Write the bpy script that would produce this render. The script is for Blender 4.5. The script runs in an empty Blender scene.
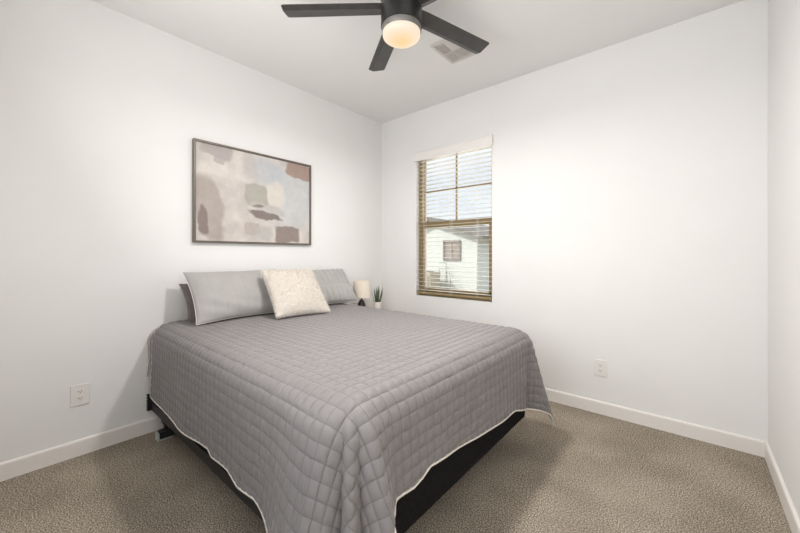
import bpy, bmesh, math, random
import numpy as np
from mathutils import Vector, Matrix

S = bpy.context.scene
COL = S.collection
PI = math.pi
random.seed(7)
RNG = np.random.default_rng(7)

# ------------------------------------------------------------------ camera
FPX, HZ = 343.0, 254.7
CAMX, CAMY, CAMZ = 2.782, -2.941, 1.194
cd = bpy.data.cameras.new('camera')
cam = bpy.data.objects.new('camera', cd)
COL.objects.link(cam)
cam.location = (CAMX, CAMY, CAMZ)
cam.rotation_euler = (PI / 2, 0, math.radians(40.34))
cd.sensor_width = 36.0
cd.lens = 36.0 * FPX / 800.0
cd.shift_y = (HZ - 266.5) / 800.0
cd.clip_start = 0.02
cd.clip_end = 400
S.camera = cam

# ------------------------------------------------------------------ view
S.view_settings.view_transform = 'Standard'
S.view_settings.look = 'None'
S.view_settings.gamma = 1.0
S.view_settings.use_curve_mapping = False
S.view_settings.exposure = 0.12

# ------------------------------------------------------------------ world (bright hazy sky)
w = bpy.data.worlds.new('sky')
S.world = w
w.use_nodes = True
wn, wl = w.node_tree.nodes, w.node_tree.links
wn.clear()
wo = wn.new('ShaderNodeOutputWorld')
wb = wn.new('ShaderNodeBackground')
wb.inputs['Strength'].default_value = 1.0
tc = wn.new('ShaderNodeTexCoord')
mp = wn.new('ShaderNodeMapping')
mp.inputs['Scale'].default_value = (1, 1, 2.6)
nz = wn.new('ShaderNodeTexNoise')
nz.inputs['Scale'].default_value = 2.6
nz.inputs['Detail'].default_value = 5
cr = wn.new('ShaderNodeValToRGB')
cr.color_ramp.elements[0].position = 0.42
cr.color_ramp.elements[0].color = (0.78, 0.85, 0.91, 1)
cr.color_ramp.elements[1].position = 0.60
cr.color_ramp.elements[1].color = (0.95, 0.97, 0.98, 1)
wl.new(tc.outputs['Generated'], mp.inputs['Vector'])
wl.new(mp.outputs['Vector'], nz.inputs['Vector'])
wl.new(nz.outputs['Fac'], cr.inputs['Fac'])
wl.new(cr.outputs['Color'], wb.inputs['Color'])
wl.new(wb.outputs['Background'], wo.inputs['Surface'])


def light(name, kind, energy, loc, rot=(0, 0, 0), color=(1, 1, 1), **kw):
    l = bpy.data.lights.new(name, kind)
    l.energy = energy
    l.color = color
    for k, v in kw.items():
        setattr(l, k, v)
    o = bpy.data.objects.new(name, l)
    COL.objects.link(o)
    o.location = loc
    o.rotation_euler = rot
    return o


# low sun on the neighbour's house; it never reaches into the room
light('sun', 'SUN', 2.5, (-6, -6, 10), (math.radians(52), 0, math.radians(-40)), (1, 0.95, 0.86), angle=0.02)
# added fill light behind the camera, tilted up to bounce off the ceiling
light('rear_fill_light', 'AREA', 37, (1.75, -3.16, 1.75), (math.radians(118), 0, math.radians(-14)), (1.0, 0.985, 0.96),
      shape='RECTANGLE', size=1.6, size_y=1.6)
# daylight through the window
light('window_daylight', 'AREA', 13, (0.962, 0.30, 1.51), (-PI / 2, 0, 0), (0.93, 0.97, 1.0),
      shape='RECTANGLE', size=0.86, size_y=1.5)


# ================================================================== helpers
def mat(name, color, rough=0.6, metal=0.0, spec=0.5, build=None, **inp):
    m = bpy.data.materials.new(name)
    m.use_nodes = True
    b = m.node_tree.nodes['Principled BSDF']
    b.inputs['Base Color'].default_value = (*color, 1)
    b.inputs['Roughness'].default_value = rough
    b.inputs['Metallic'].default_value = metal
    b.inputs['Specular IOR Level'].default_value = spec
    for k, v in inp.items():
        b.inputs[k.replace('_', ' ')].default_value = v
    if build:
        build(m.node_tree.nodes, m.node_tree.links, b)
    return m


def srgb(r, g, b):
    f = lambda c: (c / 255 / 12.92) if c / 255 <= 0.04045 else ((c / 255 + 0.055) / 1.055) ** 2.4
    return (f(r), f(g), f(b))


def noise_var(c1, c2, scale, detail=3, bump=0.0, bscale=None, bdist=0.001, stretch=None, lo=0.35, hi=0.65, coord='Object'):
    def build(n, l, b):
        tc = n.new('ShaderNodeTexCoord')
        src = tc.outputs[coord]
        if stretch:
            mp = n.new('ShaderNodeMapping')
            mp.inputs['Scale'].default_value = stretch
            l.new(src, mp.inputs['Vector'])
            src = mp.outputs['Vector']
        t = n.new('ShaderNodeTexNoise')
        t.inputs['Scale'].default_value = scale
        t.inputs['Detail'].default_value = detail
        l.new(src, t.inputs['Vector'])
        r = n.new('ShaderNodeValToRGB')
        r.color_ramp.elements[0].position = lo
        r.color_ramp.elements[0].color = (*c1, 1)
        r.color_ramp.elements[1].position = hi
        r.color_ramp.elements[1].color = (*c2, 1)
        l.new(t.outputs['Fac'], r.inputs['Fac'])
        l.new(r.outputs['Color'], b.inputs['Base Color'])
        if bump:
            t2 = n.new('ShaderNodeTexNoise')
            t2.inputs['Scale'].default_value = bscale or scale
            t2.inputs['Detail'].default_value = 2
            l.new(src, t2.inputs['Vector'])
            bp = n.new('ShaderNodeBump')
            bp.inputs['Strength'].default_value = bump
            bp.inputs['Distance'].default_value = bdist
            l.new(t2.outputs['Fac'], bp.inputs['Height'])
            l.new(bp.outputs['Normal'], b.inputs['Normal'])
    return build


class MB:
    def __init__(s):
        s.v, s.f, s.sm = [], [], []

    def add(s, vs, fs, smooth=False):
        o = len(s.v)
        s.v += [tuple(p) for p in vs]
        s.f += [tuple(o + i for i in f) for f in fs]
        s.sm += [smooth] * len(fs)
        return s

    def box(s, x0, x1, y0, y1, z0, z1, M=None):
        p = [(x0, y0, z0), (x1, y0, z0), (x1, y1, z0), (x0, y1, z0), (x0, y0, z1), (x1, y0, z1), (x1, y1, z1), (x0, y1, z1)]
        if M is not None:
            p = [tuple(M @ Vector(q)) for q in p]
        return s.add(p, [(0, 3, 2, 1), (4, 5, 6, 7), (0, 1, 5, 4), (1, 2, 6, 5), (2, 3, 7, 6), (3, 0, 4, 7)])

    def prism(s, pts, axis_vec, M=None):
        """closed polygon pts (3D, planar) extruded along axis_vec"""
        n = len(pts)
        a = Vector(axis_vec)
        p = [Vector(q) for q in pts] + [Vector(q) + a for q in pts]
        if M is not None:
            p = [M @ q for q in p]
        fs = [tuple(reversed(range(n))), tuple(range(n, 2 * n))]
        fs += [(i, (i + 1) % n, n + (i + 1) % n, n + i) for i in range(n)]
        return s.add(p, fs)

    def lathe(s, prof, c=(0, 0, 0), n=40, smooth=True, M=None):
        """prof: list of (r, z); r=0 ends closed"""
        vs, fs, rings = [], [], []
        for r, z in prof:
            if r < 1e-6:
                rings.append([len(vs)])
                vs.append(Vector((0, 0, z)))
            else:
                rings.append(list(range(len(vs), len(vs) + n)))
                vs += [Vector((r * math.cos(2 * PI * k / n), r * math.sin(2 * PI * k / n), z)) for k in range(n)]
        for A, B in zip(rings, rings[1:]):
            for k in range(n):
                k2 = (k + 1) % n
                if len(A) == 1 and len(B) == 1:
                    continue
                if len(A) == 1:
                    fs.append((A[0], B[k2], B[k]))
                elif len(B) == 1:
                    fs.append((A[k], A[k2], B[0]))
                else:
                    fs.append((A[k], A[k2], B[k2], B[k]))
        if M is not None:
            vs = [M @ q for q in vs]
        vs = [(q[0] + c[0], q[1] + c[1], q[2] + c[2]) for q in vs]
        return s.add(vs, fs, smooth)

    def tube(s, pts, r, n=8, closed=False):
        pts = [Vector(p) for p in pts]
        N = len(pts)
        vs, fs = [], []
        up = Vector((0, 0, 1))
        for i in range(N):
            a = pts[i - 1] if (i > 0 or closed) else pts[0]
            b = pts[(i + 1) % N] if (i < N - 1 or closed) else pts[-1]
            t = (b - a).normalized()
            if abs(t.dot(up)) > 0.95:
                x = t.cross(Vector((1, 0, 0))).normalized()
            else:
                x = t.cross(up).normalized()
            y = t.cross(x)
            rr = r[i] if hasattr(r, '__len__') else r
            vs += [pts[i] + rr * (math.cos(2 * PI * k / n) * x + math.sin(2 * PI * k / n) * y) for k in range(n)]
        for i in range(N if closed else N - 1):
            j = (i + 1) % N
            for k in range(n):
                k2 = (k + 1) % n
                fs.append((i * n + k, i * n + k2, j * n + k2, j * n + k))
        if not closed:
            fs.append(tuple(range(n)))
            fs.append(tuple(reversed(range((N - 1) * n, N * n))))
        return s.add(vs, fs, True)

    def build(s, name, m, parent=None, bevel=0.0, seg=2, loc=None):
        me = bpy.data.meshes.new(name)
        me.from_pydata(s.v, [], s.f)
        me.materials.append(m)
        me.polygons.foreach_set('use_smooth', s.sm)
        bm = bmesh.new()
        bm.from_mesh(me)
        bmesh.ops.recalc_face_normals(bm, faces=bm.faces)
        bm.to_mesh(me)
        bm.free()
        me.update()
        if any(s.sm):
            me.set_sharp_from_angle(angle=math.radians(40))
        o = bpy.data.objects.new(name, me)
        COL.objects.link(o)
        if parent is not None:
            o.parent = parent
            me.transform(Matrix.Translation(-parent.matrix_basis.translation))
        if bevel:
            b = o.modifiers.new('bevel', 'BEVEL')
            b.width = bevel
            b.segments = seg
            b.limit_method = 'ANGLE'
            b.angle_limit = math.radians(35)
        return o


def tag(o, label, cat, group=None, kind=None):
    o['label'] = label
    o['category'] = cat
    if group:
        o['group'] = group
    if kind:
        o['kind'] = kind
    return o


def thing(name, label, cat, loc, group=None):
    o = bpy.data.objects.new(name, None)
    COL.objects.link(o)
    o.location = loc
    o.empty_display_size = 0.1
    return tag(o, label, cat, group)


def struct(o):
    o['kind'] = 'structure'
    return o


def grid_mesh(name, P, m, parent=None, closed_u=False, uv=None):
    """P: (n, k, 3) numpy grid"""
    n, k = P.shape[:2]
    vs = P.reshape(-1, 3)
    idx = np.arange(n * k).reshape(n, k)
    fs = np.stack([idx[:-1, :-1], idx[1:, :-1], idx[1:, 1:], idx[:-1, 1:]], -1).reshape(-1, 4)
    me = bpy.data.meshes.new(name)
    me.vertices.add(len(vs))
    me.vertices.foreach_set('co', vs.astype(np.float32).ravel())
    me.loops.add(fs.size)
    me.loops.foreach_set('vertex_index', fs.astype(np.int32).ravel())
    me.polygons.add(len(fs))
    me.polygons.foreach_set('loop_start', np.arange(0, fs.size, 4, dtype=np.int32))
    me.polygons.foreach_set('use_smooth', np.ones(len(fs), dtype=bool))
    me.update(calc_edges=True)
    me.validate()
    me.materials.append(m)
    o = bpy.data.objects.new(name, me)
    COL.objects.link(o)
    if parent is not None:
        o.parent = parent
        me.transform(Matrix.Translation(-parent.matrix_basis.translation))
    return o


def grid_normals(P):
    du = np.gradient(P, axis=0)
    dv = np.gradient(P, axis=1)
    N = np.cross(du, dv)
    N /= np.linalg.norm(N, axis=-1, keepdims=True) + 1e-12
    return N


# ================================================================== materials
M_wall = mat('wall_paint', (0.80, 0.79, 0.78), 0.75, spec=0.25,
             build=noise_var((0.79, 0.78, 0.77), (0.80, 0.79, 0.78), 3, bump=0.12, bscale=90, bdist=0.002))
M_ceil = mat('ceiling_paint', (0.80, 0.78, 0.76), 0.9, spec=0.1,
             build=noise_var((0.80, 0.79, 0.78), (0.81, 0.80, 0.79), 3, bump=0.12, bscale=90, bdist=0.002))
M_trim = mat('trim_paint', (0.80, 0.765, 0.73), 0.4, spec=0.4)


def carpet_nodes(n, l, b):
    tc = n.new('ShaderNodeTexCoord')
    fine = n.new('ShaderNodeTexNoise')
    fine.inputs['Scale'].default_value = 165
    fine.inputs['Detail'].default_value = 4
    fine.inputs['Roughness'].default_value = 0.85
    tuft = n.new('ShaderNodeTexVoronoi')
    tuft.inputs['Scale'].default_value = 190
    big = n.new('ShaderNodeTexNoise')
    big.inputs['Scale'].default_value = 3.0
    big.inputs['Detail'].default_value = 2
    for t in (fine, tuft, big):
        l.new(tc.outputs['Object'], t.inputs['Vector'])
    r = n.new('ShaderNodeValToRGB')
    e = r.color_ramp.elements
    e[0].position = 0.38
    e[0].color = (*srgb(72, 62, 51), 1)
    e[1].position = 0.62
    e[1].color = (*srgb(222, 210, 194), 1)
    mid = e.new(0.5)
    mid.color = (*srgb(139, 128, 114), 1)
    l.new(fine.outputs['Fac'], r.inputs['Fac'])
    r2 = n.new('ShaderNodeMapRange')
    r2.inputs['From Min'].default_value = 0.35
    r2.inputs['From Max'].default_value = 0.65
    r2.inputs['To Min'].default_value = 0.86
    r2.inputs['To Max'].default_value = 1.10
    l.new(big.outputs['Fac'], r2.inputs['Value'])
    mx = n.new('ShaderNodeVectorMath')
    mx.operation = 'SCALE'
    l.new(r.outputs['Color'], mx.inputs[0])
    l.new(r2.outputs['Result'], mx.inputs['Scale'])
    l.new(mx.outputs['Vector'], b.inputs['Base Color'])
    add = n.new('ShaderNodeMath')
    add.operation = 'SUBTRACT'
    l.new(fine.outputs['Fac'], add.inputs[0])
    l.new(tuft.outputs['Distance'], add.inputs[1])
    bp = n.new('ShaderNodeBump')
    bp.inputs['Strength'].default_value = 0.22
    bp.inputs['Distance'].default_value = 0.004
    l.new(add.outputs['Value'], bp.inputs['Height'])
    l.new(bp.outputs['Normal'], b.inputs['Normal'])


M_carpet = mat('carpet_pile', (0.3, 0.25, 0.2), 1.0, spec=0.05, build=carpet_nodes)
M_bronze = mat('bronze_frame', srgb(150, 131, 96), 0.45, spec=0.4)
M_blind = mat('blind_slat', srgb(192, 186, 174), 0.5, spec=0.3)
M_valance = mat('blind_valance', srgb(232, 229, 225), 0.5, spec=0.3)
M_black = mat('black_metal', srgb(42, 42, 43), 0.42, 0.3, build=noise_var(srgb(38, 38, 39), srgb(48, 48, 49), 40))
M_rail = mat('rail_metal', srgb(36, 36, 36), 0.5, 0.1, spec=0.3)
M_nickel = mat('caster_metal', srgb(190, 196, 194), 0.4, 0.3)
M_boxfab = mat('box_spring_fabric', srgb(30, 29, 30), 0.95, spec=0.1,
               build=noise_var(srgb(20, 19, 20), srgb(38, 36, 38), 60, bump=0.4, bscale=300, stretch=(4, 4, 0.7)))
M_quilt = mat('quilt_grey', srgb(150, 146, 146), 0.55, spec=0.35, Sheen_Weight=0.12, Sheen_Roughness=0.4,
              build=noise_var(srgb(126, 122, 122), srgb(129, 125, 125), 14, bump=0.12, bscale=260))


def groove_shade(n, l, b):
    """shade painted along the quilting grooves, laid out in the cloth's own coordinates"""
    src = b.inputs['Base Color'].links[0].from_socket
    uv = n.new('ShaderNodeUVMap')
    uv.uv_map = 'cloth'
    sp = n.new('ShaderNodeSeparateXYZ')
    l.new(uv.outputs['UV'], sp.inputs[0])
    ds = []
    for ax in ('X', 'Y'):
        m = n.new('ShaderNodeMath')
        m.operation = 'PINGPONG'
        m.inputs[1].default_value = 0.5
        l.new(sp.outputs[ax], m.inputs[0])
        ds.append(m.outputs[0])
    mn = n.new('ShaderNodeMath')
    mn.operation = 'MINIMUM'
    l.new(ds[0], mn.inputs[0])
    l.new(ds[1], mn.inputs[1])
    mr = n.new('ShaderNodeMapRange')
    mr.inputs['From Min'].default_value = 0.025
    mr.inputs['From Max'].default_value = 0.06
    mr.inputs['To Min'].default_value = 0.74  # painted-in groove shade, darkest right on the quilting lines
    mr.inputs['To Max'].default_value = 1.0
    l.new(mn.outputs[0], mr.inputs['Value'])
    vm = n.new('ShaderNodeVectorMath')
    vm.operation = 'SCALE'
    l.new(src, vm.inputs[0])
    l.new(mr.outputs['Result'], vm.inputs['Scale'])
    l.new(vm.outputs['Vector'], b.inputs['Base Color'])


groove_shade(M_quilt.node_tree.nodes, M_quilt.node_tree.links, M_quilt.node_tree.nodes['Principled BSDF'])
M_bind = mat('binding_white', srgb(225, 218, 210), 0.7)
M_sham = mat('sham_grey', srgb(180, 177, 175), 0.75, spec=0.25, Sheen_Weight=0.2,
             build=noise_var(srgb(163, 160, 158), srgb(167, 164, 162), 12, bump=0.1, bscale=260))
M_shamdark = mat('pillow_dark_grey', srgb(120, 112, 110), 0.8, spec=0.2, Sheen_Weight=0.2,
                 build=noise_var(srgb(112, 104, 102), srgb(128, 120, 118), 12, bump=0.2, bscale=260))
M_fur = mat('cream_fur', srgb(224, 214, 203), 0.9, spec=0.05, Sheen_Weight=0.1,
            build=noise_var(srgb(229, 222, 214), srgb(231, 225, 217), 30))
M_sheet = mat('sheet_mauve', srgb(178, 166, 164), 0.8, build=noise_var(srgb(172, 160, 158), srgb(184, 172, 170), 20))
M_matt = mat('mattress_white', srgb(220, 217, 212), 0.8, build=noise_var(srgb(214, 211, 206), srgb(224, 221, 216), 20))
M_plate = mat('outlet_plastic', srgb(230, 227, 223), 0.3)
M_slot = mat('outlet_slot', srgb(60, 52, 50), 0.6)
M_glass = bpy.data.materials.new('window_glass')
M_glass.use_nodes = True
_n, _l = M_glass.node_tree.nodes, M_glass.node_tree.links
_n.clear()
_o = _n.new('ShaderNodeOutputMaterial')
_t = _n.new('ShaderNodeBsdfTransparent')
_g = _n.new('ShaderNodeBsdfGlossy')
_g.inputs['Roughness'].default_value = 0.02
_m = _n.new('ShaderNodeMixShader')
_m.inputs['Fac'].default_value = 0.04
_l.new(_t.outputs[0], _m.inputs[1])
_l.new(_g.outputs[0], _m.inputs[2])
_l.new(_m.outputs[0], _o.inputs['Surface'])

# ================================================================== room shell
RX, YB, H, WT = 3.125, -3.22, 2.74, 0.13      # room width, back wall, ceiling, wall thickness
WX0, WX1, WZ0, WZ1 = 0.512, 1.390, 0.757, 2.262

struct(MB().box(-WT, RX + WT, YB - WT, WT, -0.12, 0).build('floor', M_carpet))
struct(MB().box(-WT, RX + WT, YB - WT, WT, H, H + 0.12).build('ceiling', M_ceil))
struct(MB().box(-WT, 0, YB - WT, WT, 0, H).build('wall_left', M_wall))
struct(MB().box(RX, RX + WT, YB - WT, WT, 0, H).build('wall_right', M_wall))
wf = MB()
wf.box(0, WX0, 0, WT, 0, H).box(WX1, RX, 0, WT, 0, H).box(WX0, WX1, 0, WT, 0, WZ0).box(WX0, WX1, 0, WT, WZ1, H)
struct(wf.build('wall_far', M_wall))
wk = MB()
wk.box(0, 1.4, YB - WT, YB, 0, H).box(3.08, RX, YB - WT, YB, 0, H).box(1.4, 3.08, YB - WT, YB, 2.4, H)
struct(wk.build('wall_back', M_wall))


def baseboard(name, a, b, nrm):
    """a, b floor points on the wall; nrm points into the room"""
    a, b, nrm = Vector((*a, 0)), Vector((*b, 0)), Vector((*nrm, 0))
    prof = [(0, 0), (0.014, 0), (0.014, 0.084), (0.011, 0.091), (0.005, 0.094), (0, 0.094)]
    pts = [a + nrm * p + Vector((0, 0, z)) for p, z in prof]
    return struct(MB().prism(pts, b - a).build(name, M_trim))


baseboard('baseboard_left', (0, YB), (0, 0), (1, 0))
baseboard('baseboard_far', (0.014, 0), (RX - 0.014, 0), (0, -1))
baseboard('baseboard_right', (RX, YB), (RX, 0), (-1, 0))

# ---- window_1: single hung, bronze frame
GY = 0.085
win = MB()
fw = 0.030
win.box(WX0, WX0 + 0.045, 0.055, WT, WZ0, WZ1).box(WX1 - fw, WX1, 0.055, WT, WZ0, WZ1)
win.box(WX0, WX1, 0.045, WT, WZ0, WZ0 + 0.045).box(WX0, WX1, 0.055, WT, WZ1 - 0.03, WZ1)
winf = win.build('window_1', M_bronze, bevel=0.003)
struct(winf)
ms = MB()
zm = 1.512
ms.box(WX0 + 0.045, WX1 - fw, 0.060, 0.105, zm - 0.030, zm + 0.030)            # meeting rail
ms.box(WX0 + 0.045, WX0 + 0.075, 0.062, 0.092, WZ0 + 0.045, zm)                # lower sash stiles
ms.box(WX1 - fw - 0.03, WX1 - fw, 0.062, 0.092, WZ0 + 0.045, zm)
ms.box(WX0 + 0.045, WX1 - fw, 0.062, 0.092, WZ0 + 0.045, WZ0 + 0.080)
ms.build('lower_sash', M_bronze, winf, bevel=0.003)
us = MB()
xm = (WX0 + 0.045 + WX1 - fw) / 2
zh = (zm + WZ1 - 0.03) / 2
us.box(xm - 0.008, xm + 0.008, 0.092, 0.108, zm + 0.02, WZ1 - 0.03)
us.box(WX0 + 0.045, WX1 - fw, 0.092, 0.108, zh - 0.008, zh + 0.008)
us.box(WX0 + 0.045, WX0 + 0.06, 0.09, 0.112, zm, WZ1 - 0.03).box(WX1 - fw - 0.012, WX1 - fw, 0.09, 0.112, zm, WZ1 - 0.03)
us.build('muntin_grid', M_bronze, winf)
MB().box(WX0 + 0.07, WX1 - 0.055, 0.074, 0.078, WZ0 + 0.075, zm - 0.02).build('lower_pane', M_glass, winf)
MB().box(WX0 + 0.05, WX1 - 0.035, 0.099, 0.102, zm + 0.02, WZ1 - 0.03).build('upper_pane', M_glass, winf)

# ---- venetian blind
bl = thing('venetian_blind', 'open horizontal slatted white blind hanging inside the bronze-framed window', 'blind', (0.9625, 0.0, WZ1))
vb = MB()
vb.box(WX0 - 0.014, WX1 + 0.014, -0.032, -0.020, WZ1 - 0.070, WZ1 + 0.020)
vb.box(WX0 - 0.016, WX1 + 0.016, -0.036, -0.002, WZ1 + 0.014, WZ1 + 0.024)
for xx in (WX0 - 0.014, WX1 + 0.002):
    vb.box(xx, xx + 0.012, -0.022, -0.002, WZ1 - 0.070, WZ1 + 0.016)
vb.build('valance', M_valance, bl, bevel=0.002)
MB().box(WX0 + 0.006, WX1 - 0.006, 0.0, 0.05, WZ1 - 0.05, WZ1 - 0.002).build('headrail', M_valance, bl, bevel=0.002)
sl = MB()
NS = 33
SZ0, SZ1 = WZ0 + 0.062, WZ1 - 0.072
for i in range(NS):
    z = SZ0 + (SZ1 - SZ0) * i / (NS - 1)
    tilt = math.radians(1)
    P = []
    for k in range(5):                       # slightly crowned slat section
        y = -0.020 + 0.040 * k / 4
        P.append((0, y, 0.0016 * (1 - (y / 0.020) ** 2)))
    Q = [(0, y, z_ - 0.0022) for (_, y, z_) in reversed(P)]
    Mx = Matrix.Translation((WX0 + 0.008, 0.027, z)) @ Matrix.Rotation(tilt, 4, 'X')
    sl.prism(P + Q, (WX1 - WX0 - 0.016, 0, 0), Mx)
sl.build('slats', M_blind, bl)
MB().box(WX0 + 0.008, WX1 - 0.008, 0.002, 0.052, WZ0 + 0.020, WZ0 + 0.042).build('bottom_rail', M_bronze, bl, bevel=0.004)
for x in (WX0 + 0.10, xm - 0.02, WX1 - 0.16):
    m = MB()
    for y in (0.001, 0.053):
        m.tube([(x, y, WZ0 + 0.03), (x, y, WZ1 - 0.05)], 0.0009, 5)
    m.tube([(x + 0.015, 0.001, WZ0 + 0.03), (x + 0.015, 0.001, WZ1 - 0.05)], 0.0012, 5)
    m.build('ladder_cord', M_valance, bl)

# ================================================================== outside: neighbour's house
M_siding = mat('siding_cream', srgb(238, 236, 214), 0.8)


def siding(n, l, b):
    tc = n.new('ShaderNodeTexCoord')
    sp = n.new('ShaderNodeSeparateXYZ')
    l.new(tc.outputs['Object'], sp.inputs[0])
    mu = n.new('ShaderNodeMath')
    mu.operation = 'MULTIPLY'
    mu.inputs[1].default_value = 5.0
    fr = n.new('ShaderNodeMath')
    fr.operation = 'FRACT'
    l.new(sp.outputs['Z'], mu.inputs[0])
    l.new(mu.outputs[0], fr.inputs[0])
    bp = n.new('ShaderNodeBump')
    bp.inputs['Strength'].default_value = 0.6
    bp.inputs['Distance'].default_value = 0.02
    bp.invert = True
    l.new(fr.outputs[0], bp.inputs['Height'])
    l.new(bp.outputs['Normal'], b.inputs['Normal'])


M_siding = mat('siding_cream', srgb(226, 232, 228), 0.8, build=siding)
M_roofm = mat('roof_grey', srgb(158, 154, 146), 0.8, build=noise_var(srgb(126, 122, 116), srgb(144, 140, 134), 12))
M_grey = mat('outside_trim_grey', srgb(150, 146, 142), 0.7)
M_acm = mat('ac_beige', srgb(196, 190, 172), 0.6)
M_gravel = mat('gravel', srgb(168, 152, 130), 0.95, build=noise_var(srgb(130, 116, 98), srgb(196, 182, 160), 18, bump=0.5, bscale=30, bdist=0.01))
GZ = -0.30
HY, HX = 8.96, -3.46
struct(MB().box(-30, 20, WT + 0.02, 40, GZ - 0.2, GZ).build('ground', M_gravel))
hs = thing('neighbour_house', 'cream sided house with a low sloping roof seen outside through the window', 'house', (-7, HY, GZ))
zc = 1.90
sl_ = 0.34
XL = -9.2
XR = -5.6                                   # ridge
zr = zc + sl_ * (HX - XR)
zl = zr - sl_ * (XR - XL)
MB().prism([(XL, HY, GZ), (HX, HY, GZ), (HX, HY, zc), (XR, HY, zr), (XL, HY, zl)], (0, 9, 0)).build('wall', M_siding, hs)
rf = MB()
oh, th_ = 0.35, 0.14
rf.prism([(XR, HY - oh, zr), (HX + 0.4, HY - oh, zc - sl_ * 0.4), (HX + 0.4, HY - oh, zc - sl_ * 0.4 + th_), (XR, HY - oh, zr + th_),
          (XL - 0.4, HY - oh, zl - sl_ * 0.4 + th_), (XL - 0.4, HY - oh, zl - sl_ * 0.4)], (0, 9.7, 0))
rf.build('roof', M_roofm, hs)
hw = MB()
wx0, wx1, wz0, wz1 = -4.92, -4.22, 1.02, 1.72
for a in ((wx0 - 0.06, wx1 + 0.06, wz1 - 0.02, wz1 + 0.06), (wx0 - 0.06, wx1 + 0.06, wz0 - 0.06, wz0 + 0.02),
          (wx0 - 0.06, wx0 + 0.02, wz0, wz1), (wx1 - 0.02, wx1 + 0.06, wz0, wz1), ((wx0 + wx1) / 2 - 0.02, (wx0 + wx1) / 2 + 0.02, wz0, wz1)):
    hw.box(a[0], a[1], HY - 0.05, HY, a[2], a[3])
hwo = hw.build('house_window', M_grey, hs)
hp = MB()
for i in range(12):
    z = wz0 + 0.02 + i * (wz1 - wz0 - 0.04) / 12
    hp.box(wx0 + 0.02, wx1 - 0.02, HY - 0.02, HY - 0.008, z, z + 0.045)
hpo = hp.build('house_window_blind', mat('house_blind', srgb(180, 168, 158), 0.7), hs)

ac = thing('air_conditioner', 'beige outdoor air conditioning unit beside the cream house wall', 'air conditioner', (-5.4, 8.0, GZ))
m = MB()
ax0, ax1, ay0, ay1, az1 = -5.70, -4.88, 7.9, 8.6, 0.50
m.box(ax0, ax1, ay0, ay1, GZ, az1)
m.build('casing', M_acm, ac, bevel=0.02)
m = MB()
for i in range(9):
    z = GZ + 0.1 + i * 0.065
    m.box(ax0 + 0.05, ax1 - 0.05, ay0 - 0.012, ay0, z, z + 0.028)
m.build('grille', M_grey, ac)
MB().lathe([(0, 0), (0.28, 0), (0.28, 0.03), (0, 0.05)], ((ax0 + ax1) / 2, (ay0 + ay1) / 2, az1), 24).build('fan_guard', M_grey, ac)
rk = thing('garden_rack', 'small dark metal rack leaning beside the air conditioning unit outside', 'rack', (-4.7, 8.3, GZ))
m = MB()
m.tube([(-5.05, 8.75, 0.62), (-4.72, 8.75, 0.62)], 0.012, 6).tube([(-5.05, 8.75, 0.62), (-5.05, 8.75, GZ)], 0.012, 6)
m.tube([(-4.72, 8.75, 0.86), (-4.72, 8.75, GZ)], 0.012, 6).tube([(-5.05, 8.75, 0.86), (-4.72, 8.75, 0.86)], 0.012, 6)
m.build('frame', M_grey, rk)
m = MB()
m.tube([(-4.66, 8.7, 0.52), (-4.40, 8.4, GZ)], 0.014, 6).tube([(-4.52, 8.7, 0.50), (-4.26, 8.4, GZ)], 0.014, 6)
m.build('leg', M_grey, rk)

# ================================================================== bed
BX0, BX1, BY0, BY1 = 0.03, 1.975, -2.255, -0.745
frame = thing('metal_bed_base', 'black metal bed frame with side rails and caster feet under the box spring', 'bed frame', (1.0, -1.5, 0))
for y, sgn in ((BY0, -1), (BY1, 1)):
    m = MB()
    yo = y + sgn * 0.006
    m.box(BX0 + 0.005, BX1 - 0.02, min(yo, yo + sgn * 0.004), max(yo, yo + sgn * 0.004), 0.150, 0.205)
    m.box(BX0 + 0.005, BX1 - 0.02, min(yo, yo - sgn * 0.045), max(yo, yo - sgn * 0.045), 0.148, 0.153)
    r = m.build('side_rail', M_rail, frame)
for x in (0.30, 1.0, 1.65):
    MB().box(x - 0.02, x + 0.02, BY0 + 0.002, BY1 - 0.002, 0.128, 0.146).build('cross_bar', M_black, frame, bevel=0.002)
for y, sgn in ((BY0, -1), (BY1, 1)):      # headboard brackets, notched plates
    m = MB()
    ya = y + sgn * 0.011
    m.box(0.014, 0.020, ya - 0.022, ya + 0.022, 0.150, 0.262)
    for k in range(6):
        z = 0.155 + k * 0.019
        m.box(0.004, 0.016, ya + sgn * 0.010, ya + sgn * 0.024, z, z + 0.010)
    m.box(0.018, 0.07, min(ya, ya - sgn * 0.004), max(ya, ya - sgn * 0.004), 0.165, 0.198)
    m.build('headboard_bracket', M_black, frame)
for x in (0.17, 1.62):
    for y in (BY0 + 0.03, BY1 - 0.03):
        m = MB()
        m.lathe([(0, 0.055), (0.011, 0.055), (0.011, 0.15), (0, 0.15)], (x, y, 0), 14)
        m.box(x - 0.022, x + 0.022, y - 0.02, y + 0.02, 0.10, 0.148)
        lg = m.build('leg', M_black, frame)
        s = -1 if y < -1.5 else 1
        m = MB()
        m.box(x - 0.028, x + 0.028, y - 0.040, y + 0.040, 0.012, 0.058)
        m.build('foot_block', M_black, frame, bevel=0.004)
        m = MB()
        m.box(x - 0.030, x + 0.030, min(y + s * 0.041, y + s * 0.052), max(y + s * 0.041, y + s * 0.052), 0.002, 0.052)
        m.box(x - 0.026, x + 0.026, y - 0.036, y + 0.036, 0.0, 0.012)
        m.build('foot_cap', M_nickel, frame, bevel=0.003)

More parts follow.
